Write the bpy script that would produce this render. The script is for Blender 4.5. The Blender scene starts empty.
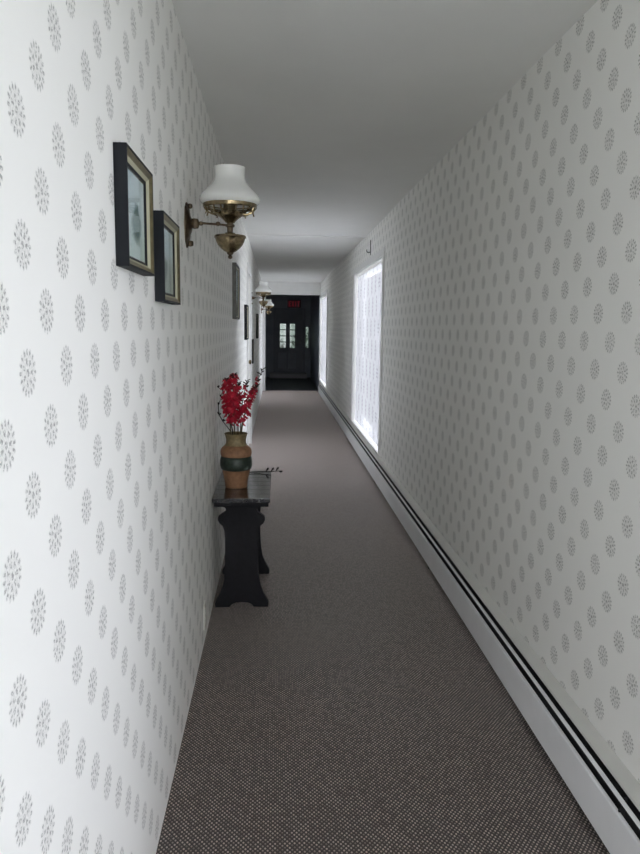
import bpy, bmesh, math, random
from mathutils import Vector, Matrix
random.seed(7)
SC = bpy.context.scene
COL = SC.collection
PI = math.pi
XL, XR = -.323, .955          # faces of the two long walls
H = 2.40                      # ceiling
Y0, YP, YE = -2.3, 16.15, 20.6  # rear wall, portal, far end wall

# ------------------------------------------------------------------ materials
def new_mat(name):
    m = bpy.data.materials.new(name); m.use_nodes = True
    return m, m.node_tree.nodes, m.node_tree.links, m.node_tree.nodes['Principled BSDF']

def mat(name, col, rough=.6, metal=0., spec=.5, noise=0., nscale=30., bump=0., sheen=0., coat=0.):
    m, N, L, b = new_mat(name)
    b.inputs['Base Color'].default_value = (*col, 1)
    b.inputs['Roughness'].default_value = rough
    b.inputs['Metallic'].default_value = metal
    b.inputs['Specular IOR Level'].default_value = spec
    if sheen: b.inputs['Sheen Weight'].default_value = sheen
    if coat: b.inputs['Coat Weight'].default_value = coat; b.inputs['Coat Roughness'].default_value = .08
    if noise or bump:
        tc = N.new('ShaderNodeTexCoord'); n = N.new('ShaderNodeTexNoise')
        n.inputs['Scale'].default_value = nscale; n.inputs['Detail'].default_value = 4
        L.new(tc.outputs['Object'], n.inputs['Vector'])
        if noise:
            mr = N.new('ShaderNodeMapRange')
            mr.inputs['From Min'].default_value = .25; mr.inputs['From Max'].default_value = .75
            mr.inputs['To Min'].default_value = 1 - noise; mr.inputs['To Max'].default_value = 1 + noise
            L.new(n.outputs['Fac'], mr.inputs['Value'])
            mx = N.new('ShaderNodeVectorMath'); mx.operation = 'SCALE'
            mx.inputs[0].default_value = col
            L.new(mr.outputs['Result'], mx.inputs['Scale']); L.new(mx.outputs['Vector'], b.inputs['Base Color'])
        if bump:
            bp = N.new('ShaderNodeBump'); bp.inputs['Strength'].default_value = bump; bp.inputs['Distance'].default_value = .004
            L.new(n.outputs['Fac'], bp.inputs['Height']); L.new(bp.outputs['Normal'], b.inputs['Normal'])
    return m

class G:
    """small helper for chains of math nodes"""
    def __init__(s, N, L): s.N, s.L = N, L
    def m(s, op, a, b=None, c=None):
        n = s.N.new('ShaderNodeMath'); n.operation = op
        for i, v in enumerate((a, b, c)):
            if v is None: continue
            if isinstance(v, (int, float)): n.inputs[i].default_value = v
            else: s.L.new(v, n.inputs[i])
        return n.outputs[0]
    def ramp(s, v, a, b, lo=0., hi=1.):
        n = s.N.new('ShaderNodeMapRange'); n.interpolation_type = 'SMOOTHSTEP'
        s.L.new(v, n.inputs['Value'])
        for k, x in (('From Min', a), ('From Max', b), ('To Min', lo), ('To Max', hi)): n.inputs[k].default_value = x
        return n.outputs['Result']
    def mix(s, f, a, b):
        n = s.N.new('ShaderNodeMix'); n.data_type = 'RGBA'
        s.L.new(f, n.inputs['Factor'])
        for k, v in ((6, a), (7, b)):
            if isinstance(v, tuple): n.inputs[k].default_value = (*v, 1)
            else: s.L.new(v, n.inputs[k])
        return n.outputs[2]

def rosette(N, L, axis, ou, ov, pu, pv, R, stretch=1.):
    """staggered lattice of round lacy medallions; returns 0..1 ink coverage"""
    g = G(N, L)
    tc = N.new('ShaderNodeTexCoord'); sp = N.new('ShaderNodeSeparateXYZ')
    L.new(tc.outputs['Object'], sp.inputs[0])
    u = g.m('DIVIDE', g.m('SUBTRACT', sp.outputs[axis], ou), pu)
    v = g.m('DIVIDE', g.m('SUBTRACT', sp.outputs[2], ov), pv)
    s = g.m('ADD', u, v); t = g.m('SUBTRACT', u, v)
    ds = g.m('SUBTRACT', s, g.m('ROUND', s)); dt = g.m('SUBTRACT', t, g.m('ROUND', t))
    x = g.m('MULTIPLY', g.m('ADD', ds, dt), .5 * pu / R)
    z = g.m('MULTIPLY', g.m('SUBTRACT', ds, dt), .5 * pv / (R * stretch))
    r = g.m('SQRT', g.m('ADD', g.m('MULTIPLY', x, x), g.m('MULTIPLY', z, z)))
    a = g.m('ARCTAN2', z, x)
    edge = g.m('MULTIPLY', g.m('COSINE', g.m('MULTIPLY', a, 16.)), .05)
    disc = g.ramp(g.m('SUBTRACT', r, edge), .84, 1.04, 1., 0.)
    # ring of beads, ring of petals, dot at the heart
    beads = g.m('MULTIPLY', g.ramp(g.m('COSINE', g.m('MULTIPLY', a, 16.)), -.5, .5), g.m('MULTIPLY', g.ramp(r, .66, .76), disc))
    petals = g.m('MULTIPLY', g.ramp(g.m('COSINE', g.m('MULTIPLY', a, 7.)), -.3, .5), g.m('MULTIPLY', g.ramp(r, .26, .36), g.ramp(r, .56, .66, 1., 0.)))
    heart = g.ramp(r, .12, .22, 1., 0.)
    ink = g.m('MAXIMUM', g.m('MAXIMUM', beads, petals), heart)
    ink = g.m('MAXIMUM', ink, g.m('MULTIPLY', disc, .27))
    nz = N.new('ShaderNodeTexNoise'); nz.inputs['Scale'].default_value = 260.; nz.inputs['Detail'].default_value = 1.
    L.new(tc.outputs['Object'], nz.inputs['Vector'])
    return g.m('MULTIPLY', ink, g.ramp(nz.outputs['Fac'], .38, .56, .25, 1.)), g

WALL_BASE = (.91, .907, .88); WALL_INK = (.13, .13, .12)
def wallpaper(name, axis, ou, ov, pu, pv, R=.0315):
    m, N, L, b = new_mat(name)
    ink, g = rosette(N, L, axis, ou, ov, pu, pv, R)
    L.new(g.mix(g.m('MULTIPLY', ink, .68), WALL_BASE, WALL_INK), b.inputs['Base Color'])
    b.inputs['Roughness'].default_value = .62; b.inputs['Specular IOR Level'].default_value = .3
    return m

def carpet_mat():
    m, N, L, b = new_mat('carpet_weave'); g = G(N, L)
    tc = N.new('ShaderNodeTexCoord'); sp = N.new('ShaderNodeSeparateXYZ'); L.new(tc.outputs['Object'], sp.inputs[0])
    p = .0135
    u = g.m('DIVIDE', sp.outputs[0], p); v = g.m('DIVIDE', sp.outputs[1], p * 1.25)
    s = g.m('ADD', u, v); t = g.m('SUBTRACT', u, v)
    ds = g.m('SUBTRACT', s, g.m('ROUND', s)); dt = g.m('SUBTRACT', t, g.m('ROUND', t))
    r = g.m('SQRT', g.m('ADD', g.m('MULTIPLY', ds, ds), g.m('MULTIPLY', dt, dt)))
    dot = g.ramp(r, .20, .36, 1., 0.)
    n = N.new('ShaderNodeTexNoise'); n.inputs['Scale'].default_value = 95.; n.inputs['Detail'].default_value = 2.
    L.new(tc.outputs['Object'], n.inputs['Vector'])
    n2 = N.new('ShaderNodeTexNoise'); n2.inputs['Scale'].default_value = 2.2; n2.inputs['Detail'].default_value = 3.
    L.new(tc.outputs['Object'], n2.inputs['Vector'])
    tint = g.mix(g.ramp(n.outputs['Fac'], .35, .65), (.56, .45, .39), (.46, .41, .385))
    base = g.mix(g.ramp(n2.outputs['Fac'], .3, .7), (.030, .020, .016), (.025, .020, .019))
    cb = N.new('ShaderNodeCombineXYZ'); L.new(g.m('ROUND', s), cb.inputs[0]); L.new(g.m('ROUND', t), cb.inputs[1])
    wn = N.new('ShaderNodeTexWhiteNoise'); wn.noise_dimensions = '2D'; L.new(cb.outputs[0], wn.inputs['Vector'])
    f = g.m('MULTIPLY', dot, g.ramp(wn.outputs['Value'], .0, 1., .25, 1.25))
    L.new(g.mix(f, base, tint), b.inputs['Base Color'])
    b.inputs['Roughness'].default_value = .5; b.inputs['Specular IOR Level'].default_value = .7
    b.inputs['Sheen Weight'].default_value = 1.; b.inputs['Sheen Tint'].default_value = (1, .88, .82, 1); b.inputs['Sheen Roughness'].default_value = .3
    bp = N.new('ShaderNodeBump'); bp.inputs['Strength'].default_value = .5; bp.inputs['Distance'].default_value = .003
    L.new(dot, bp.inputs['Height']); L.new(bp.outputs['Normal'], b.inputs['Normal'])
    return m

def glass_mat(name, tint=(1, 1, 1), refl=1.):
    m, N, L, b = new_mat(name); N.remove(b)
    out = N['Material Output']
    t = N.new('ShaderNodeBsdfTransparent'); t.inputs[0].default_value = (*tint, 1)
    gl = N.new('ShaderNodeBsdfGlossy'); gl.inputs['Roughness'].default_value = .03
    fr = N.new('ShaderNodeFresnel'); fr.inputs['IOR'].default_value = 1.45
    mx = N.new('ShaderNodeMixShader')
    k = N.new('ShaderNodeMath'); k.operation = 'MULTIPLY'; k.inputs[1].default_value = refl; L.new(fr.outputs[0], k.inputs[0])
    L.new(k.outputs[0], mx.inputs[0]); L.new(t.outputs[0], mx.inputs[1]); L.new(gl.outputs[0], mx.inputs[2])
    L.new(mx.outputs[0], out.inputs['Surface'])
    return m

def curtain_mat():
    m, N, L, b = new_mat('printed_sheer'); N.remove(b)
    out = N['Material Output']
    ink, g = rosette(N, L, 1, 6.6, 1.2, .30, .44, .058, 1.9)
    c = g.mix(g.m('MULTIPLY', ink, .62), (.46, .46, .49), (.06, .065, .105))
    tl = N.new('ShaderNodeBsdfTranslucent'); df = N.new('ShaderNodeBsdfDiffuse'); tr = N.new('ShaderNodeBsdfTransparent')
    L.new(c, tl.inputs[0]); L.new(c, df.inputs[0]); L.new(c, tr.inputs[0])
    a = N.new('ShaderNodeMixShader'); a.inputs[0].default_value = .22
    L.new(tl.outputs[0], a.inputs[1]); L.new(df.outputs[0], a.inputs[2])
    q = N.new('ShaderNodeMixShader'); q.inputs[0].default_value = .48
    L.new(a.outputs[0], q.inputs[1]); L.new(tr.outputs[0], q.inputs[2])
    L.new(q.outputs[0], out.inputs['Surface'])
    return m

def milk_glass():
    m, N, L, b = new_mat('milk_glass')
    b.inputs['Base Color'].default_value = (.86, .87, .84, 1); b.inputs['Roughness'].default_value = .12
    b.inputs['Subsurface Weight'].default_value = .5; b.inputs['Subsurface Radius'].default_value = (.02, .02, .02)
    b.inputs['Subsurface Scale'].default_value = .5
    return m

def print_mat(name, horizon, tree, zmid, tone):
    """pale misty landscape: sky, water, a dark clump of trees"""
    m, N, L, b = new_mat(name); g = G(N, L)
    tc = N.new('ShaderNodeTexCoord'); sp = N.new('ShaderNodeSeparateXYZ'); L.new(tc.outputs['Object'], sp.inputs[0])
    n = N.new('ShaderNodeTexNoise'); n.inputs['Scale'].default_value = 14.; n.inputs['Detail'].default_value = 5.
    L.new(tc.outputs['Object'], n.inputs['Vector'])
    z = g.m('ADD', sp.outputs[2], g.m('MULTIPLY', g.m('SUBTRACT', n.outputs['Fac'], .5), .07))
    c = g.mix(g.ramp(z, horizon - .03, horizon + .05), tone, (.62, .76, .80))
    d = g.m('SUBTRACT', sp.outputs[1], tree)
    dz = g.m('MULTIPLY', g.m('SUBTRACT', z, zmid), 1.4)
    rr = g.m('SQRT', g.m('ADD', g.m('MULTIPLY', d, d), g.m('MULTIPLY', dz, dz)))
    rr = g.m('ADD', rr, g.m('MULTIPLY', g.m('SUBTRACT', n.outputs['Fac'], .5), .09))
    c = g.mix(g.ramp(rr, .025, .06, .85, 0.), c, (.07, .16, .15))
    L.new(c, b.inputs['Base Color']); b.inputs['Roughness'].default_value = .8
    return m

M = dict(
    paper_l=wallpaper('wallpaper_medallion', 1, .958, 1.682, .174, .1625),
    paper_r=wallpaper('wallpaper_medallion_facing', 1, 2.03, 2.049, .176, .1653),
    paper_e=wallpaper('wallpaper_medallion_end', 0, 0, 1.682, .174, .1625),
    ceil=mat('ceiling_paint', (.86, .86, .845), .7, spec=.25, noise=.02, nscale=3.),
    white=mat('white_gloss_paint', (.80, .80, .79), .4, noise=.02, nscale=8.),
    carpet=carpet_mat(),
    heater=mat('heater_enamel', (.86, .87, .89), .42, noise=.03, nscale=9.),
    heater_top=mat('heater_cream_enamel', (.62, .62, .59), .45, noise=.03, nscale=9.),
    dark_in=mat('heater_dark_inside', (.012, .012, .014), .7),
    fin=mat('heater_fin_metal', (.05, .05, .05), .5, metal=.6),
    brass=mat('aged_brass', (.30, .235, .14), .25, metal=1., noise=.45, nscale=70., bump=.3),
    bronze=mat('dark_bronze', (.14, .105, .07), .38, metal=1., noise=.4, nscale=60., bump=.3),
    milk=milk_glass(),
    black=mat('black_frame_paint', (.010, .012, .016), .6, spec=.2),
    gilt=mat('olive_gilt', (.16, .135, .07), .4, metal=.5, noise=.3, nscale=60.),
    mount=mat('cream_mount', (.46, .44, .32), .9),
    grey_wood=mat('grey_washed_wood', (.16, .16, .15), .6, noise=.3, nscale=40.),
    pglass=glass_mat('picture_glass', refl=.3),
    wglass=glass_mat('window_glass'),
    sheer=curtain_mat(),
    dglass=glass_mat('grey_green_tinted_glass', (.17, .19, .175)),
    wood=mat('black_stained_wood', (.0085, .0085, .011), .55, spec=.2, noise=.35, nscale=35., bump=.25),
    top=mat('black_lacquer', (.016, .016, .02), .16, noise=.5, nscale=50., coat=.3),
    clay=mat('tan_stoneware', (.30, .155, .08), .55, noise=.25, nscale=45., bump=.4),
    glaze=mat('dark_green_glaze', (.03, .045, .035), .35, noise=.5, nscale=60., bump=.4),
    rim=mat('olive_stoneware', (.25, .19, .095), .5, noise=.3, nscale=60., bump=.3),
    red=mat('red_petal', (.52, .012, .04), .55, noise=.45, nscale=40.),
    stem=mat('dry_green_stem', (.11, .085, .035), .7, noise=.3, nscale=80.),
    twig=mat('dark_twig', (.025, .018, .016), .8, noise=.3, nscale=80.),
    door_dark=mat('dark_slate_paint', (.15, .165, .20), .45, noise=.1, nscale=10.),
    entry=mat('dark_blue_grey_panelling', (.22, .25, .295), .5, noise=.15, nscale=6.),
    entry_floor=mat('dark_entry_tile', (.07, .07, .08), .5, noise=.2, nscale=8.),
    step=mat('worn_grey_step', (.46, .46, .47), .6, noise=.1, nscale=9.),
    rod=mat('dark_iron', (.03, .03, .028), .5, metal=.6),
    plastic=mat('ivory_plastic', (.72, .71, .66), .4),
    slot=mat('socket_slot', (.02, .02, .02), .6),
    ground=mat('gravel_and_lawn', (.50, .51, .46), .9, noise=.3, nscale=2.),
    leaf=mat('shrub_leaf', (.10, .15, .08), .6, noise=.5, nscale=5.),
    sign=mat('sign_housing', (.05, .012, .018), .5),
)
def exit_red():
    m, N, L, b = new_mat('exit_letter_red')
    b.inputs['Base Color'].default_value = (.5, .03, .05, 1)
    b.inputs['Emission Color'].default_value = (.55, .03, .07, 1); b.inputs['Emission Strength'].default_value = .05
    return m
M['exit'] = exit_red()

# ------------------------------------------------------------------ mesh helpers
def box(bm, x0, x1, y0, y1, z0, z1, bev=0.):
    vs = [bm.verts.new(p) for p in ((x0,y0,z0),(x1,y0,z0),(x1,y1,z0),(x0,y1,z0),(x0,y0,z1),(x1,y0,z1),(x1,y1,z1),(x0,y1,z1))]
    fs = [bm.faces.new([vs[i] for i in f]) for f in ((3,2,1,0),(4,5,6,7),(0,1,5,4),(1,2,6,5),(2,3,7,6),(3,0,4,7))]
    if bev:
        es = list({e for f in fs for e in f.edges})
        bmesh.ops.bevel(bm, geom=es, offset=bev, segments=2, profile=.7, affect='EDGES')
def lathe(bm, prof, n=40, c=(0,0,0)):
    rings = []
    for r, z in prof:
        if r < 1e-5: rings.append([bm.verts.new((c[0], c[1], c[2]+z))])
        else: rings.append([bm.verts.new((c[0]+r*math.cos(2*PI*i/n), c[1]+r*math.sin(2*PI*i/n), c[2]+z)) for i in range(n)])
    for a, b in zip(rings, rings[1:]):
        for i in range(n):
            j = (i+1) % n
            if len(a) == 1 and len(b) == 1: continue
            if len(a) == 1: bm.faces.new((a[0], b[j], b[i]))
            elif len(b) == 1: bm.faces.new((a[i], a[j], b[0]))
            else: bm.faces.new((a[i], a[j], b[j], b[i]))
def tube(bm, pts, rad, n=8):
    pts = [Vector(p) for p in pts]
    if not isinstance(rad, (list, tuple)): rad = [rad]*len(pts)
    rings = []; up = Vector((.13, .31, .94)).normalized()
    for i, p in enumerate(pts):
        d = (pts[min(i+1, len(pts)-1)] - pts[max(i-1, 0)]).normalized()
        a = d.cross(up)
        if a.length < .05: a = d.cross(Vector((1, 0, 0)))
        a.normalize(); b = d.cross(a)
        rings.append([bm.verts.new(p + rad[i]*(a*math.cos(2*PI*k/n) + b*math.sin(2*PI*k/n))) for k in range(n)])
    for r, s in zip(rings, rings[1:]):
        for k in range(n): bm.faces.new((r[k], r[(k+1) % n], s[(k+1) % n], s[k]))
    bm.faces.new(rings[0][::-1]); bm.faces.new(rings[-1])
def prism(bm, outline, axis, a, b):
    """closed outline of (p,q) pairs extruded along an axis from a to b"""
    def P(p, q, t): return {'y': (p, t, q), 'x': (t, p, q), 'z': (p, q, t)}[axis]
    A = [bm.verts.new(P(p, q, a)) for p, q in outline]; B = [bm.verts.new(P(p, q, b)) for p, q in outline]
    n = len(A)
    for i in range(n): bm.faces.new((A[i], A[(i+1) % n], B[(i+1) % n], B[i]))
    fa = bm.faces.new(A[::-1]); fb = bm.faces.new(B)
    fa.normal_update(); fb.normal_update()
    bmesh.ops.triangulate(bm, faces=[fa, fb], ngon_method='EAR_CLIP')
def link(name, bm, m, parent=None, smooth=False):
    bmesh.ops.recalc_face_normals(bm, faces=bm.faces[:])
    me = bpy.data.meshes.new(name); bm.to_mesh(me); bm.free()
    me.materials.append(m)
    if smooth:
        for p in me.polygons: p.use_smooth = True
        me.set_sharp_from_angle(angle=math.radians(38))
    o = bpy.data.objects.new(name, me); COL.objects.link(o)
    if parent is not None:
        o.parent = parent; o.matrix_parent_inverse = Matrix.Identity(4)
    return o
def make(name, fn, m, parent=None, smooth=False):
    bm = bmesh.new(); fn(bm); return link(name, bm, m, parent, smooth)
def tag(o, label, cat, group=None, kind=None):
    o['label'] = label; o['category'] = cat
    if group: o['group'] = group
    if kind: o['kind'] = kind
    return o
def thing(name, label, cat, loc=(0,0,0), group=None, kind=None):
    o = bpy.data.objects.new(name, None); COL.objects.link(o); o.location = loc; o.empty_display_size = .1
    return tag(o, label, cat, group, kind)
def dup(root, loc, label, group=None):
    r = root.copy(); COL.objects.link(r); r.location = loc; r['label'] = label
    if group: r['group'] = group
    for ch in list(root.children):
        c = ch.copy(); COL.objects.link(c); c.parent = r
        for g_ in ch.children:
            d = g_.copy(); COL.objects.link(d); d.parent = c
    return r
def boxes(*bs, bev=0.):
    def f(bm):
        for b in bs: box(bm, *b, bev=bev)
    return f

# ------------------------------------------------------------------ the shell
T = .18
tag(make('floor', boxes((XL-T, XR+T, Y0-T, YP+.1, -.12, 0)), M['carpet']), 'dark brown flat-woven carpet with pale flecks running down the hallway', 'floor', kind='structure')
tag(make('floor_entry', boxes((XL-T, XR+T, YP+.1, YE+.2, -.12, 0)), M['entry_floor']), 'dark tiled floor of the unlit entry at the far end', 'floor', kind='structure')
tag(make('ceiling', boxes((XL-T, XR+T, Y0-T, YE+.2, H, H+.12)), M['ceil']), 'white painted ceiling of the hallway', 'ceiling', kind='structure')

# left wall with one doorway (the leaf stands in a shallow recess)
D0, D1, DZ = 7.86, 8.74, 2.0
tag(make('wall_left', boxes((XL-T, XL, Y0-T, D0, 0, H), (XL-T, XL, D1, YP+.15, 0, H), (XL-T, XL, D0, D1, DZ, H)), M['paper_l']),
    'long white wallpapered wall with grey medallions beside the framed pictures', 'wall', kind='structure')
WIN = [(.0, 1.5), (6.55, 8.98), (13.8, 16.1)]  # first opening is out of view, added to light the near left wall
WZ0, WZ1 = .25, 2.07
def wall_right(bm):
    y = Y0 - T
    for a, b in WIN:
        box(bm, XR, XR+T, y, a, 0, H); box(bm, XR, XR+T, a, b, 0, WZ0); box(bm, XR, XR+T, a, b, WZ1, H); y = b
    box(bm, XR, XR+T, y, YP+.15, 0, H)
tag(make('wall_right', wall_right, M['paper_r']), 'long white wallpapered wall with grey medallions above the baseboard heater', 'wall', kind='structure')
RX0, RX1, RZ0, RZ1 = XL+.05, XR-.05, .10, 2.33  # opening in the rear wall for the added end window
tag(make('wall_rear', boxes((XL, RX0, Y0-T, Y0, 0, H), (RX1, XR, Y0-T, Y0, 0, H), (RX0, RX1, Y0-T, Y0, 0, RZ0), (RX0, RX1, Y0-T, Y0, RZ1, H)), M['paper_e']), 'wallpapered end wall behind the viewer', 'wall', kind='structure')
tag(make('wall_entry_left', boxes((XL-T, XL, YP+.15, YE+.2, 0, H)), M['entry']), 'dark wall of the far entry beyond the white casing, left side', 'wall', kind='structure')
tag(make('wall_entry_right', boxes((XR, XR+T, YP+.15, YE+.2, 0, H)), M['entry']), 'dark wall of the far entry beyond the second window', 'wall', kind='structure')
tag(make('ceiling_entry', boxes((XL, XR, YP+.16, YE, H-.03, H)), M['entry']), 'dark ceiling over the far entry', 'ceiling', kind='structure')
# far end wall with the openings of the door and its side light
EX0, EX1, EZ0, EZ1 = -.03, .73, .15, 1.88
SX0, SX1, SZ0, SZ1 = .815, .895, .84, 1.43
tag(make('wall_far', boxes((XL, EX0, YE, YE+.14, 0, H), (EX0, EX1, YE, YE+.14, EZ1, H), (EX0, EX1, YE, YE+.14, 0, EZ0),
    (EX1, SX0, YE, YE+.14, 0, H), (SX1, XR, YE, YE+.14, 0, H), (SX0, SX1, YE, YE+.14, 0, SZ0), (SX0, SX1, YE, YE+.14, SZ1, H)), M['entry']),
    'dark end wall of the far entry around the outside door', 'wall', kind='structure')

# portal casing between hallway and entry
tag(make('trim_1', boxes((XL, XL+.065, YP, YP+.13, 0, 2.13), (XL, XR, YP, YP+.13, 2.13, H), bev=.004), M['white']),
    'white casing and header where the hallway meets the dark entry', 'casing', kind='structure')
tag(make('trim_2', boxes((XL, XR, 7.95, 8.02, H-.014, H), bev=.003), M['ceil']),
    'thin white batten across the ceiling above the first window', 'batten', kind='structure')

# ------------------------------------------------------------------ windows
def window(k, y0, y1, label):
    w = thing('window_%d' % k, label, 'window', (XR, y0, WZ0), kind='structure')
    wd = y1 - y0; h = WZ1 - WZ0
    make('window_casing', boxes((-.016, .0, -.06, 0, -.0, h+.06), (-.016, .0, wd, min(wd+.06, YP-y0-.001), -.0, h+.06), (-.016, .0, 0, wd, h, h+.06), bev=.003), M['white'], w)
    make('window_lining', boxes((0, T, 0, .012, 0, h), (0, T, wd-.012, wd, 0, h), (0, T, .012, wd-.012, h-.012, h)), M['white'], w)
    make('window_sill', boxes((-.012, T+.03, .012, wd-.012, 0, .014)), M['white'], w)
    n = 3
    def sash(bm):
        s = (wd - .024) / n
        for i in range(n):
            a = .012 + i*s; b = a + s
            box(bm, .10, .14, a, a+.045, .014, h-.012); box(bm, .10, .14, b-.045, b, .014, h-.012)
            box(bm, .10, .14, a+.045, b-.045, .014, .075); box(bm, .10, .14, a+.045, b-.045, h-.065, h-.012)
        make('window_sash', sash, M['white'], w)
    make('window_pane', boxes((.117, .121, .05, wd-.05, .07, h-.06)), M['wglass'], w)
    return w
window(1, *WIN[0], 'wide white window added out of view on the heater wall for its daylight')  # unseen window, added and sized for its light on the left wall
window(2, *WIN[1], 'nearer wide window with a printed sheer curtain above the heater')
window(3, *WIN[2], 'farther wide window beside the dark entry')

rw = thing('window_5', 'tall glazed end window added out of view behind the viewer to brighten the hall', 'window', (RX0, Y0, RZ0), kind='structure')  # unseen light source, added to brighten walls, ceiling and floor from behind
rw_w, rw_h = RX1-RX0, RZ1-RZ0
make('window_sash', boxes((0, .06, -.12, -.07, 0, rw_h), (rw_w-.06, rw_w, -.12, -.07, 0, rw_h), (.06, rw_w-.06, -.12, -.07, 0, .08), (.06, rw_w-.06, -.12, -.07, rw_h-.08, rw_h), (rw_w/2-.03, rw_w/2+.03, -.12, -.07, .08, rw_h-.08)), M['white'], rw)
make('window_pane', boxes((.03, rw_w-.03, -.097, -.093, .04, rw_h-.04)), M['wglass'], rw)

def curtain(y0, y1, label, lrod):
    wd = y1 - y0 - .05
    def cloth(bm):
        n, mz = 260, 14
        g_ = []
        for j in range(mz+1):
            z = WZ0 + .03 + (WZ1 - WZ0 - .062) * j / mz
            row = []
            for i in range(n+1):
                t = i / n; y = y0 + .025 + wd*t
                amp = .0135 * (.75 + .25*math.sin(7*t + 1.)) * (1. - .25*j/mz)
                x = XR + .036 + amp*math.sin(2*PI*y/.105 + .6*math.sin(y*5.) + .25*math.sin(3.*z))
                row.append(bm.verts.new((x, y, z)))
            g_.append(row)
        for a, b in zip(g_, g_[1:]):
            for i in range(n): bm.faces.new((a[i], a[i+1], b[i+1], b[i]))
    c = make('curtain', cloth, M['sheer'], smooth=True)
    tag(c, label, 'curtain', 'sheer curtains')
    r = make('curtain_rod', lambda bm: tube(bm, [(XR+.036, y0+.013, WZ1-.022), (XR+.036, y1-.013, WZ1-.022)], .006), M['white'], smooth=True)
    tag(r, lrod, 'curtain rod', 'curtain rods')
curtain(*WIN[0], 'white sheer curtain added to dim the unseen side window', 'thin white rod carrying the curtain added in the unseen side window')  # never in view; added to hold back the side window's light
curtain(*WIN[1], 'white sheer curtain with blue-grey medallions in the nearer window', 'thin white rod carrying the curtain of the nearer window')
curtain(*WIN[2], 'white sheer curtain in the farther window by the dark entry', 'thin white rod carrying the curtain of the farther window')

bk = thing('wall_bracket', 'small dark iron bracket on the wallpaper just above the nearer window', 'bracket', (XR, 7.5, 2.16))
make('plate', boxes((-.006, 0, -.012, .012, 0, .15), bev=.002), M['rod'], bk)
make('hook', lambda bm: tube(bm, [(-.006, 0, .03), (-.03, 0, .025), (-.042, 0, .04), (-.04, 0, .055)], .005), M['rod'], bk, True)

# ------------------------------------------------------------------ baseboard heater
ht = thing('baseboard_heater', 'long low grey metal baseboard heater with two black slots under the windows', 'heater', (0, Y0+.4, 0))
L0, L1 = 0, 15.0 + .6 - (Y0 + .4)
ys = Y0 + .4
make('back_panel', boxes((XR-.004, XR, L0, L1, .0, .2)), M['dark_in'], ht)
make('inner_cavity', lambda bm: prism(bm, [(.922, .03), (XR-.005, .03), (XR-.005, .185), (.925, .185)], 'y', L0+.01, L1-.01), M['dark_in'], ht)
make('top_hood', lambda bm: prism(bm, [(XR-.0002, .243), (XR-.0002, .237), (.9265, .2155), (.9255, .211), (.924, .211), (.9232, .2175)], 'y', L0, L1), M['heater_top'], ht)
make('damper', lambda bm: prism(bm, [(.9085, .188), (.913, .1985), (.9155, .1985), (.9112, .187)], 'y', L0, L1), M['heater'], ht)
make('front_panel', lambda bm: prism(bm, [(.903, .022), (.9035, .150), (.907, .156), (.913, .156), (.913, .153), (.908, .153), (.9065, .149), (.906, .022)], 'y', L0, L1), M['heater'], ht)
for y in (L0, L1-.012):
    make('end_cap', lambda bm: prism(bm, [(.900, .0), (.900, .165), (.918, .216), (XR-.0001, .245), (XR-.0001, 0)], 'y', y, y+.012), M['heater'], ht)
k = 0
yy = L0 + 1.2
while yy < L1:
    make('bracket', lambda bm: prism(bm, [(.9075, .0), (.9075, .15), (.921, .20), (.93, .20), (.93, 0)], 'y', yy, yy+.006), M['dark_in'], ht)
    yy += 2.4

# ------------------------------------------------------------------ door in the left wall
d1 = thing('door_1', 'white door standing in the left wall under the second wall lamp', 'door', (XL, D0, 0), kind='structure')
w = D1 - D0
make('door_casing', boxes((0, .018, -.09, 0, 0, DZ+.09), (0, .018, w, w+.09, 0, DZ+.09), (0, .018, 0, w, DZ, DZ+.09), bev=.004), M['white'], d1)
lf = make('door_leaf', boxes((-.075, -.035, .004, w-.004, .008, DZ-.004)), M['white'], d1)
for (a, b, c, e) in ((.12, .40, .2, .95), (.48, .76, .2, .95), (.12, .40, 1.1, 1.85), (.48, .76, 1.1, 1.85)):
    make('door_panel', boxes((-.035, -.027, a, b, c, e), bev=.006), M['white'], lf)
make('door_knob', lambda bm: lathe(bm, [(0, 0), (.012, 0), (.012, .02), (.028, .035), (.026, .05), (.0, .056)], 20), M['brass'], lf, True)
kn = [c for c in lf.children if c.name.startswith('door_knob')][0]
kn.location = (-.035, w-.06, 1.0); kn.rotation_euler = (0, PI/2, 0)

# ------------------------------------------------------------------ framed pictures
def ring(bm, hw, h, prof):
    loops = []
    for ins, x in prof:
        loops.append([bm.verts.new(p) for p in ((x, -hw+ins, ins), (x, hw-ins, ins), (x, hw-ins, h-ins), (x, -hw+ins, h-ins))])
    for a, b in zip(loops, loops[1:]):
        for i in range(4): bm.faces.new((a[i], a[(i+1) % 4], b[(i+1) % 4], b[i]))
def picture(y0, y1, z0, z1, dep, label, frame_m, face_m, pm):
    t = thing('framed_picture', label, 'picture', (XL, (y0+y1)/2, z0), 'pictures along the left wall')
    hw, h = (y1-y0)/2, z1-z0
    i, j, k = .005, .015, .022
    make('frame', lambda bm: ring(bm, hw, h, [(.03, .0006), (0, .0006), (0, dep), (i, dep), (i, dep-.003), (.03, dep-.018), (.03, .0006)]), frame_m, t)
    make('frame_face', lambda bm: ring(bm, hw, h, [(i+.0002, dep-.0028), (i+.0002, dep-.0004), (j, dep-.0065), (j, dep-.0095), (i+.0002, dep-.0028)]), face_m, t)
    make('liner', lambda bm: ring(bm, hw, h, [(j+.0001, dep-.0094), (j+.0001, dep-.0067), (k, dep-.0135), (k, dep-.0162), (j+.0001, dep-.0094)]), M['mount'], t)
    make('print', boxes((dep-.019, dep-.0175, -hw+k, hw-k, k, h-k)), pm, t)
    make('glass', boxes((dep-.0165, dep-.0155, -hw+k, hw-k, k, h-k)), M['pglass'], t)
    return t
P1 = print_mat('print_river', .09, .03, .10, (.55, .68, .66))
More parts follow.
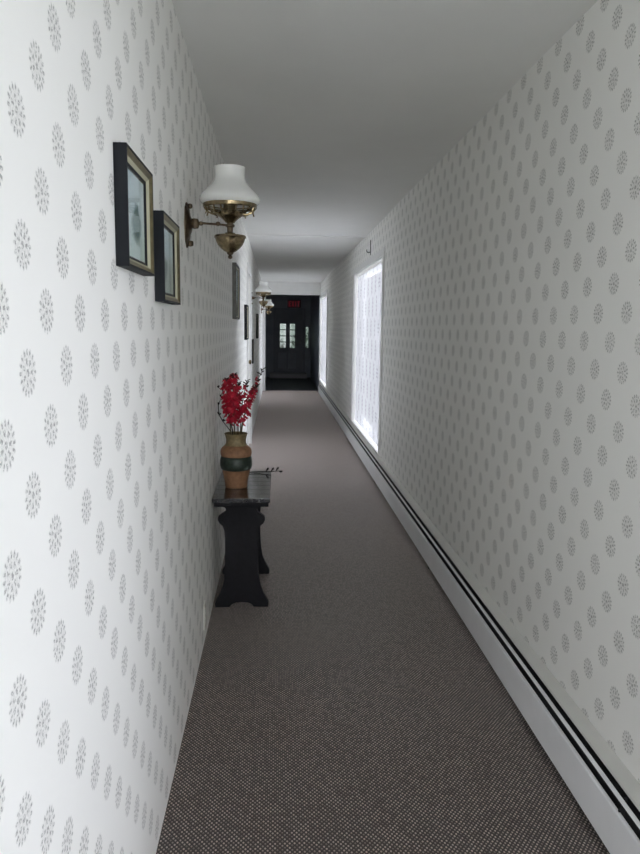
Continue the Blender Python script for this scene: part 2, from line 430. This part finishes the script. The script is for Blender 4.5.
P2 = print_mat('print_meadow', .10, -.04, .09, (.50, .58, .54))
P3 = print_mat('print_dark', .12, .05, .12, (.10, .11, .10))
picture(1.495, 1.797, 1.538, 1.775, .027, 'nearest framed landscape print, pale blue-green, in a deep black frame', M['black'], M['gilt'], P1)
picture(1.955, 2.265, 1.484, 1.717, .027, 'second framed landscape print from the viewer, hung lower, just before the first wall lamp', M['black'], M['gilt'], P2)
picture(5.30, 5.78, 1.475, 1.875, .03, 'grey framed picture past the first wall lamp, above the vase of red flowers', M['grey_wood'], M['black'], P3)
picture(7.2, 7.64, 1.29, 1.635, .027, 'dark framed picture on the bright wall just before the white door', M['black'], M['black'], P3)
picture(9.25, 9.6, .95, 1.26, .02, 'small dark framed picture hung low just past the white door', M['black'], M['black'], P3)
picture(11.25, 11.75, 1.24, 1.62, .027, 'farthest dark framed picture, between the second and third wall lamps', M['black'], M['black'], P3)

# ------------------------------------------------------------------ wall lamps
def lamp(loc, label):
    t = thing('wall_lamp', label, 'lamp', loc, 'milk-glass wall lamps')   # origin: centre of the plate on the wall face
    A = .155                                                              # reach of the arm
    def plate(bm):
        n = 40
        prof = [(1, 0), (1, .005), (.9, .009), (.8, .008), (.72, .012), (.45, .014), (.3, .02), (0, .022)]
        rings = []
        for s, x in prof:
            if s == 0: rings.append([bm.verts.new((x, 0, 0))]); continue
            ring = []
            for i in range(n):
                a = 2*PI*i/n; f = 1 + .05*math.cos(8*a)
                ring.append(bm.verts.new((x, s*f*.054*math.cos(a), s*f*.080*math.sin(a))))
            rings.append(ring)
        for a, b in zip(rings, rings[1:]):
            for i in range(n):
                j = (i+1) % n
                bm.faces.new((a[i], a[j], b[j], b[i]) if len(b) > 1 else (a[i], a[j], b[0]))
    make('wall_plate', plate, M['bronze'], t, True)
    def boss(bm):
        lathe(bm, [(0, -.02), (.013, -.017), (.017, -.006), (.017, .006), (.013, .017), (0, .02)], 20, (.03, 0, .006))
        tube(bm, [(.005, 0, .006), (.03, 0, .006)], .01, 12)
    make('plate_boss', boss, M['bronze'], t, True)
    make('plate_knob', lambda bm: lathe(bm, [(0, -.012), (.01, -.009), (.012, 0), (.01, .009), (0, .012)], 16, (.014, 0, -.068)), M['bronze'], t, True)
    make('plate_knob', lambda bm: lathe(bm, [(0, -.010), (.008, -.007), (.010, 0), (.008, .007), (0, .010)], 16, (.014, 0, .07)), M['bronze'], t, True)
    def arm(bm):
        tube(bm, [(.03, 0, .006), (.06, 0, .008), (.10, 0, .006), (A, 0, .002)], .0042, 10)
        for x in (.052, .112): lathe(bm, [(0, -.009), (.007, -.006), (.009, 0), (.007, .006), (0, .009)], 14, (x, 0, .007))
    make('arm', arm, M['bronze'], t, True)
    c = (A, 0, 0)
    make('stem', lambda bm: lathe(bm, [(0, -.034), (.013, -.034), (.010, -.026), (.011, -.006), (.016, -.002), (.016, .004), (.011, .008), (.012, .014), (.0, .014)], 24, c), M['bronze'], t, True)
    make('oil_font', lambda bm: lathe(bm, [(0, -.102), (.012, -.099), (.022, -.093), (.034, -.083), (.044, -.071), (.0505, -.057), (.053, -.047), (.057, -.043), (.055, -.036), (.040, -.033), (.020, -.031), (.018, -.026), (0, -.026)], 40, c), M['brass'], t, True)
    make('finial', lambda bm: lathe(bm, [(0, -.124), (.006, -.121), (.008, -.115), (.005, -.109), (.011, -.104), (.012, -.099), (0, -.097)], 20, c), M['bronze'], t, True)
    make('burner_cup', lambda bm: lathe(bm, [(0, .010), (.016, .012), (.022, .020), (.034, .030), (.045, .038), (.050, .048), (.044, .052), (.030, .054), (.024, .066), (.022, .082), (0, .084)], 40, c), M['brass'], t, True)
    def gallery(bm):
        lathe(bm, [(.091, .064), (.095, .067), (.096, .079), (.092, .081), (.089, .078), (.089, .067), (.091, .064)], 48, c)
        for i in range(10):                                # pierced scroll prongs from cup to ring
            a = 2*PI*i/10; ca, sa = math.cos(a), math.sin(a)
            tube(bm, [(A+ca*r, sa*r, z) for r, z in ((.046, .045), (.06, .043), (.076, .05), (.086, .06), (.091, .07))], .0034, 6)
            b_ = a + PI/10; cb, sb = math.cos(b_), math.sin(b_)
            tube(bm, [(A+cb*r, sb*r, z) for r, z in ((.089, .07), (.084, .052), (.088, .040))], .003, 6)
    make('gallery_ring', gallery, M['brass'], t, True)
    def shade(bm):
        out = [(.088, .073), (.103, .084), (.1075, .094), (.105, .106), (.097, .118), (.084, .132), (.070, .146), (.060, .158), (.054, .170), (.052, .182), (.0525, .205), (.0545, .214)]
        inn = [(r-.0032, z) for r, z in out[::-1]]
        lathe(bm, out + inn + [out[0]], 56, c)
    make('lamp_shade', shade, M['milk'], t, True)
    make('glass_chimney', lambda bm: lathe(bm, [(.018, .084), (.024, .10), (.026, .115), (.020, .14), (.017, .185), (.0155, .185), (.0185, .14), (.0245, .115), (.0225, .10), (.0165, .084), (.018, .084)], 28, c), M['wglass'], t, True)
    return t
l0 = lamp((XL, 2.65, 1.774), 'nearest brass wall lamp with white milk-glass shade, beside the two framed landscape prints')
l0.scale = (1, 1, .935)
dup(l0, (XL, 9.0, 1.765), 'second brass wall lamp with white shade, past the white door')
dup(l0, (XL, 14.7, 1.765), 'farthest small wall lamp with white shade, just before the dark entry')

# ------------------------------------------------------------------ trestle table
TB = (-.175, 3.855, 0)
tb = thing('trestle_table', 'small black wooden trestle table against the left wall under the vase', 'table', TB)
TZ, TH = .575, .022
def top(bm):
    n = 7; y = -.352; s = .704/n
    for i in range(n): box(bm, -.144, .144, y+i*s+.0006, y+(i+1)*s-.0006, TZ-TH, TZ, bev=.0022)
make('tabletop', top, M['top'], tb)
half = [(.134, 0), (.136, .022), (.126, .04), (.110, .07), (.096, .105), (.088, .15), (.084, .21), (.083, .29), (.083, .36), (.086, .40), (.094, .425), (.110, .44), (.118, .455), (.116, .472), (.100, .485), (.082, .497), (.077, .512), (.084, .522), (.098, TZ-TH-.026)]
foot_cut = [(-.062, 0), (-.05, .016), (-.03, .024), (0, .027), (.03, .024), (.05, .016), (.062, 0)]
outl = half + [(-x, z) for x, z in half[::-1]] + foot_cut
for sy in (-.318, .178):
    lg = make('trestle_leg', lambda bm: prism(bm, outl, 'y', sy, sy+.032), M['wood'], tb)
    make('cleat', boxes((-.136, .136, sy-.014, sy+.046, TZ-TH-.026, TZ-TH), bev=.005), M['wood'], lg)
make('stretcher', boxes((-.022, .022, -.2858, .1778, .17, .245), bev=.004), M['wood'], tb)
# vase
VX, VY = -.213, 3.77
vs = thing('vase', 'tan stoneware vase with a dark green glazed band on the black table', 'vase', (VX, VY, TZ))
n_ = 44
vs.scale = (.98, .98, .965)
make('body', lambda bm: lathe(bm, [(0, .0), (.055, 0), (.059, .004), (.062, .03), (.068, .065), (.0755, .098), (.0765, .1005), (.068, .1005), (.055, .06), (.05, .012), (0, .012)], n_), M['clay'], vs, True)
make('glazed_band', lambda bm: lathe(bm, [(.077, .1008), (.083, .108), (.0865, .125), (.0865, .152), (.083, .168), (.079, .1745), (.071, .1745), (.078, .15), (.078, .125), (.069, .1008), (.077, .1008)], n_), M['glaze'], vs, True)
make('shoulder', lambda bm: lathe(bm, [(.0795, .1748), (.0835, .186), (.084, .200), (.080, .215), (.068, .228), (.0605, .2335), (.053, .2335), (.06, .222), (.072, .206), (.072, .1748), (.0795, .1748)], n_), M['clay'], vs, True)
make('neck', lambda bm: lathe(bm, [(.060, .2338), (.054, .245), (.053, .265), (.057, .285), (.063, .298), (.060, .300), (.052, .286), (.048, .265), (.049, .245), (.053, .2338), (.060, .2338)], n_), M['rim'], vs, True)

# flower stalks in the vase: one thing each
def floret(bm, p, d, s):
    d = d.normalized()
    a = d.cross(Vector((.3, .2, .93))); a = (a if a.length > .1 else d.cross(Vector((1, 0, 0)))).normalized(); b = d.cross(a)
    ph = random.random()*6
    for k in range(6):
        t = ph + 2*PI*k/6; e = a*math.cos(t) + b*math.sin(t); q = e.cross(d)
        ln = s*random.uniform(.8, 1.15); wd = s*.42
        P = [p, p + e*ln*.45 + d*ln*.4 + q*wd, p + e*ln*.45 + d*ln*.4 - q*wd, p + e*ln*.95 + d*ln*.55 + q*wd*.75, p + e*ln*.95 + d*ln*.55 - q*wd*.75, p + e*ln*1.15 + d*ln*.4]
        v = [bm.verts.new(x) for x in P]
        bm.faces.new((v[0], v[1], v[2])); bm.faces.new((v[1], v[3], v[4], v[2])); bm.faces.new((v[3], v[5], v[4]))
def flower(b, tip, f0, f1, width, nf, label, bud=True, bend=.02):
    base = Vector((VX + b[0], VY + b[1], TZ + .03)); tip = Vector(tip)
    mouth = Vector((VX + b[0]*2.2, VY + b[1]*2.2, TZ + .30))
    t = thing('flower_stalk', label, 'flower', tuple(base), 'red flowers in the vase')
    ctr = [base, mouth, mouth.lerp(tip, .5) + Vector((-.3*bend, 0, bend)), tip]
    def at(u):
        u *= 3; i = min(int(u), 2); f = u - i
        p0 = ctr[max(i-1, 0)]; p1 = ctr[i]; p2 = ctr[i+1]; p3 = ctr[min(i+2, 3)]
        return .5*((2*p1) + (p2-p0)*f + (2*p0-5*p1+4*p2-p3)*f*f + (3*p1-p0-3*p2+p3)*f**3)
    make('stem', lambda bm: tube(bm, [at(i/18) - base for i in range(19)], [.0034 - .002*i/18 for i in range(19)], 7), M['stem'], t, True)
    def spike(bm):
        for i in range(nf):
            u = f0 + (f1-f0)*(i+.5)/nf
            p = at(u); ang = i*2.4
            tap = (1 - .45*(i/nf)) * min(1., .55 + 1.8*i/nf)
            off = Vector((math.cos(ang), math.sin(ang)*.9, .35)).normalized()
            floret(bm, p - base + off*width*tap*.55, off + Vector((0, 0, .5)), width*tap*random.uniform(.8, 1.1))
    make('flower_spike', spike, M['red'], t)
    if bud:
        def buds(bm):
            for i in range(9):
                u = f1 - .03 + (1 - f1 + .03)*i/8; p = at(u) - base; ang = i*2.4
                q = p + Vector((math.cos(ang), math.sin(ang), .5))*.010
                tube(bm, [p, q, q + (q-p)*.9], [.002, .0052*(1-.05*i), .0015], 6)
        make('bud_tip', buds, M['twig'], t, True)
    return t
flower((-.012, -.008), (-.262, 3.75, 1.150), .37, .95, .030, 26, 'upright red flower stalk leftmost in the vase, dense with petals')
flower((-.003, -.012), (-.222, 3.73, 1.175), .37, .95, .034, 28, 'tallest dense red flower stalk rising from the middle of the vase')
flower((.004, .012), (-.205, 3.87, 1.12), .39, .92, .028, 18, 'red flower stalk standing at the back of the vase behind the dense ones')
flower((.010, .006), (-.158, 3.83, 1.135), .66, .90, .018, 9, 'sparse red flower stalk with brown stem showing, right of the middle')
flower((.012, -.006), (-.105, 3.78, 1.115), .37, .90, .027, 20, 'red flower stalk leaning away from the wall, below the dark budded tip')
flower((.013, .008), (-.074, 3.80, 1.20), .50, .86, .019, 13, 'long outermost stalk with a dark budded tip leaning over the carpet')
def twig(b, pts, label):
    base = Vector((VX + b[0], VY + b[1], TZ + .03))
    t = thing('bare_twig', label, 'twig', tuple(base), 'bare twigs in the vase')
    P = [base, Vector((VX + b[0]*2, VY + b[1]*2, TZ + .30))] + [Vector(p) for p in pts]
    make('stem', lambda bm: tube(bm, [p - base for p in P], [.003]*2 + [.0024]*(len(pts)-1) + [.0012], 6), M['twig'], t, True)
    for p in P[2:]:
        for k in range(2):
            d = Vector((random.uniform(-.4, 1), random.uniform(-1, 1), random.uniform(.2, 1))).normalized()*.012
            make('twig_bud', lambda bm: tube(bm, [p - base, p - base + d, p - base + d*1.4], [.0018, .0042, .001], 6), M['twig'], t, True)
twig((-.015, .003), [(-.284, 3.79, .925), (-.302, 3.78, .96), (-.306, 3.78, 1.01), (-.29, 3.78, 1.05)], 'dark bare twig looping close to the wall from the vase')
twig((-.010, .012), [(-.262, 3.80, 1.0), (-.285, 3.80, 1.09), (-.306, 3.80, 1.10)], 'dark bare twig bent over level near the wallpaper')

def sprig(bm):
    tube(bm, [(-.10, 0, .005), (-.04, .012, .006), (.02, -.004, .010), (.075, .004, .013)], [.003, .0035, .003, .0015], 7)
    for x, y, z in ((.0, .0, .010), (.03, -.003, .011), (.058, .002, .013)):
        tube(bm, [(x, y, z), (x+.012, y+.008, z+.016), (x+.016, y+.009, z+.022)], [.002, .007, .002], 7)
    tube(bm, [(.075, .004, .013), (.088, .0, .010), (.098, 0, .014)], [.002, .007, .002], 7)
sg = make('dried_sprig', sprig, M['twig'], smooth=True)
sg.location = (-.062, 4.13, TZ)
tag(sg, 'dark dried sprig lying on the back corner of the table, tip over the edge', 'sprig')

# socket outlet low on the left wall
so = thing('wall_socket', 'small ivory socket plate low on the left wall before the table', 'socket', (XL, 3.12, .13))
make('cover_plate', boxes((.0003, .006, -.036, .036, -.058, .058), bev=.002), M['plastic'], so)
for z in (-.022, .022):
    s_ = make('outlet', lambda bm: prism(bm, [(.017*math.cos(a*PI/10), z + .014*math.sin(a*PI/10)) for a in range(20)], 'x', .006, .0075), M['plastic'], so)
    make('slot', boxes((.0075, .0079, -.008, -.006, z-.004, z+.005), (.0075, .0079, .006, .008, z-.004, z+.005)), M['slot'], s_)

# ------------------------------------------------------------------ far entry: door, sidelight, step, exit sign
d2 = thing('door_2', 'dark outside door with two columns of small panes at the far end', 'door', (0, YE, EZ0), kind='structure')
def Z(z): return z - EZ0
GX = ((.085, .254), (.367, .51)); GZ0, GZ1 = .83, 1.515
def leaf(bm):
    y0, y1 = .05, .09
    a, b = EX0, EX1
    box(bm, a, GX[0][0], y0, y1, 0, Z(EZ1)); box(bm, GX[1][1], b, y0, y1, 0, Z(EZ1))
    box(bm, GX[0][1], GX[1][0], y0, y1, Z(GZ0), Z(GZ1))
    box(bm, GX[0][0], GX[1][1], y0, y1, 0, Z(GZ0)); box(bm, GX[0][0], GX[1][1], y0, y1, Z(GZ1), Z(EZ1))
    for u, v in GX:
        for i in range(1, 4):
            z = Z(GZ0) + (GZ1-GZ0)*i/4; box(bm, u, v, y0+.005, y1-.005, z-.011, z+.011)
dl = make('door_leaf', leaf, M['door_dark'], d2)
for u, v in ((.04, .27), (.32, .55)):
    make('door_panel', boxes((u, v, .035, .05, Z(.25), Z(.70)), bev=.008), M['entry'], dl)
for u, v in GX: make('door_pane', boxes((u, v, .068, .072, Z(GZ0), Z(GZ1))), M['dglass'], dl)
make('door_handle', lambda bm: (tube(bm, [(.665, .05, Z(1.0)), (.665, .0, Z(1.0)), (.60, -.005, Z(1.0))], .009, 10)), M['brass'], dl, True)
make('door_casing', boxes((EX0-.07, EX0, -.016, 0, 0, Z(EZ1)+.07), (EX1, EX1+.07, -.016, 0, 0, Z(EZ1)+.07), (EX0, EX1, -.016, 0, Z(EZ1), Z(EZ1)+.07), bev=.003), M['door_dark'], d2)
sl = thing('window_4', 'narrow pale side light beside the outside door', 'window', (SX0, YE, SZ0), kind='structure')
make('window_pane', boxes((0, SX1-SX0, .06, .064, 0, SZ1-SZ0)), M['dglass'], sl)
make('window_frame', boxes((-.02, 0, -.01, 0, -.02, SZ1-SZ0+.02), (SX1-SX0, SX1-SX0+.02, -.01, 0, -.02, SZ1-SZ0+.02), (0, SX1-SX0, -.01, 0, -.02, 0), (0, SX1-SX0, -.01, 0, SZ1-SZ0, SZ1-SZ0+.02)), M['door_dark'], sl)
tag(make('step', boxes((-.20, .84, YE-.42, YE, 0, .132), bev=.008), M['step']), 'worn pale grey step in front of the outside door', 'step')
ex = thing('exit_sign', 'dim red EXIT sign above the outside door', 'sign', (.48, YE, 1.96))
make('housing', boxes((-.19, .19, -.05, -.0005, 0, .22), bev=.006), M['sign'], ex)
def letters(bm):
    y0, y1 = -.053, -.0505; s = .022; z0, z1 = .04, .18; w_ = .06
    x = -.15
    for b in ((x, x+s, z0, z1), (x+s, x+w_, z0, z0+s), (x+s, x+w_, z1-s, z1), (x+s, x+w_*.85, .11-s/2, .11+s/2)): box(bm, b[0], b[1], y0, y1, b[2], b[3])
    x = -.07
    prism(bm, [(x, z0), (x+s, z0), (x+w_+.01, z1), (x+w_+.01-s, z1)], 'y', y0, y1)
    prism(bm, [(x+w_+.01-s, z0), (x+w_+.01, z0), (x+s, z1), (x, z1)], 'y', y0-.0003, y1-.0003)
    x = .03; box(bm, x, x+s, y0, y1, z0, z1)
    x = .085; box(bm, x, x+.07, y0, y1, z1-s, z1); box(bm, x+.035-s/2, x+.035+s/2, y0, y1, z0, z1-s)
make('letters', letters, M['exit'], ex)

# ------------------------------------------------------------------ outside
tag(make('ground_outside', boxes((XR+T+.03, 14, -20, 40, -.5, -.3), (-12, XR+T+.03, YE+.3, 40, -.5, -.3), (-12, XR+T+.03, -20, Y0-T-.03, -.5, -.3)), M['ground']), 'lawn and gravel outside the windows', 'ground', kind='structure')
def shrub(loc, r, h, label):
    t = thing('garden_shrub', label, 'shrub', loc, 'shrubs outside the door')
    make('trunk', lambda bm: tube(bm, [(0, 0, 0), (.02, .01, h*.3), (0, .03, h*.6)], [.04, .03, .012], 8), M['twig'], t, True)
    def fol(bm):
        for i in range(900):
            a = random.uniform(0, 2*PI); c_ = random.uniform(-1, 1); q = random.uniform(.55, 1.)
            p = Vector((r*q*math.sqrt(1-c_*c_)*math.cos(a), r*q*math.sqrt(1-c_*c_)*math.sin(a), h*.55 + h*.45*q*c_))
            e = Vector((random.gauss(0, 1), random.gauss(0, 1), random.gauss(0, .6))).normalized(); f = e.cross(Vector((.2, .1, 1))).normalized()
            s = random.uniform(.05, .09)
            v = [bm.verts.new(x) for x in (p - e*s, p + f*s*.5, p + e*s, p - f*s*.5)]
            bm.faces.new(v)
    make('foliage', fol, M['leaf'], t)
shrub((.02, 24.2, -.3), .55, 1.35, 'low green shrub seen through the left panes of the outside door')
shrub((1.0, 25.0, -.3), .7, 1.7, 'green shrub seen through the right panes of the outside door')

# ------------------------------------------------------------------ light: overcast sky through the windows
wd = bpy.data.worlds.new('overcast_sky'); SC.world = wd; wd.use_nodes = True
bg = wd.node_tree.nodes['Background']
bg.inputs['Color'].default_value = (.93, .96, 1.0, 1); bg.inputs['Strength'].default_value = 4.2
def portal(name, loc, rot, sx, sy):
    l = bpy.data.lights.new(name, 'AREA'); l.shape = 'RECTANGLE'; l.size = sx; l.size_y = sy
    l.cycles.is_portal = True
    o = bpy.data.objects.new(name, l); COL.objects.link(o); o.location = loc; o.rotation_euler = rot
for a, b in WIN:
    portal('window_daylight', (XR+T+.02, (a+b)/2, (WZ0+WZ1)/2), (0, PI/2, 0), WZ1-WZ0, b-a)
portal('added_end_window_daylight', ((RX0+RX1)/2, Y0-T-.03, (RZ0+RZ1)/2), (PI/2, 0, 0), RX1-RX0, RZ1-RZ0)  # sampling portal of the added end window
portal('door_daylight', (.3, YE+.2, 1.17), (-PI/2, 0, 0), .5, .8)

# ------------------------------------------------------------------ camera
def cam():
    f_px = 720.; yaw, pitch, roll = .06073214831997733, .13729305571818873, .012
    cy, sy, cp, sp = math.cos(yaw), math.sin(yaw), math.cos(pitch), math.sin(pitch)
    f = Vector((sy*cp, cy*cp, -sp)); r = Vector((cy, -sy, 0)); u = r.cross(f)
    c, s = math.cos(roll), math.sin(roll)
    r, u = c*r + s*u, c*u - s*r
    cd = bpy.data.cameras.new('camera'); o = bpy.data.objects.new('camera', cd); COL.objects.link(o)
    cd.sensor_fit = 'VERTICAL'; cd.sensor_height = 24.; cd.lens = f_px/854*24.; cd.clip_start = .02; cd.clip_end = 200
    m = Matrix.Identity(4)
    for i in range(3): m[i][0], m[i][1], m[i][2] = r[i], u[i], -f[i]
    m[0][3], m[1][3], m[2][3] = 0, 0, 1.42
    o.matrix_world = m; SC.camera = o
cam()
vs_ = SC.view_settings
SC.display_settings.display_device = 'sRGB'
vs_.view_transform = 'Standard'; vs_.look = 'None'; vs_.gamma = 1; vs_.exposure = 1.25; vs_.use_curve_mapping = False
cy_ = SC.cycles
cy_.max_bounces = 16; cy_.diffuse_bounces = 12; cy_.transparent_max_bounces = 16
cy_.use_denoising = True
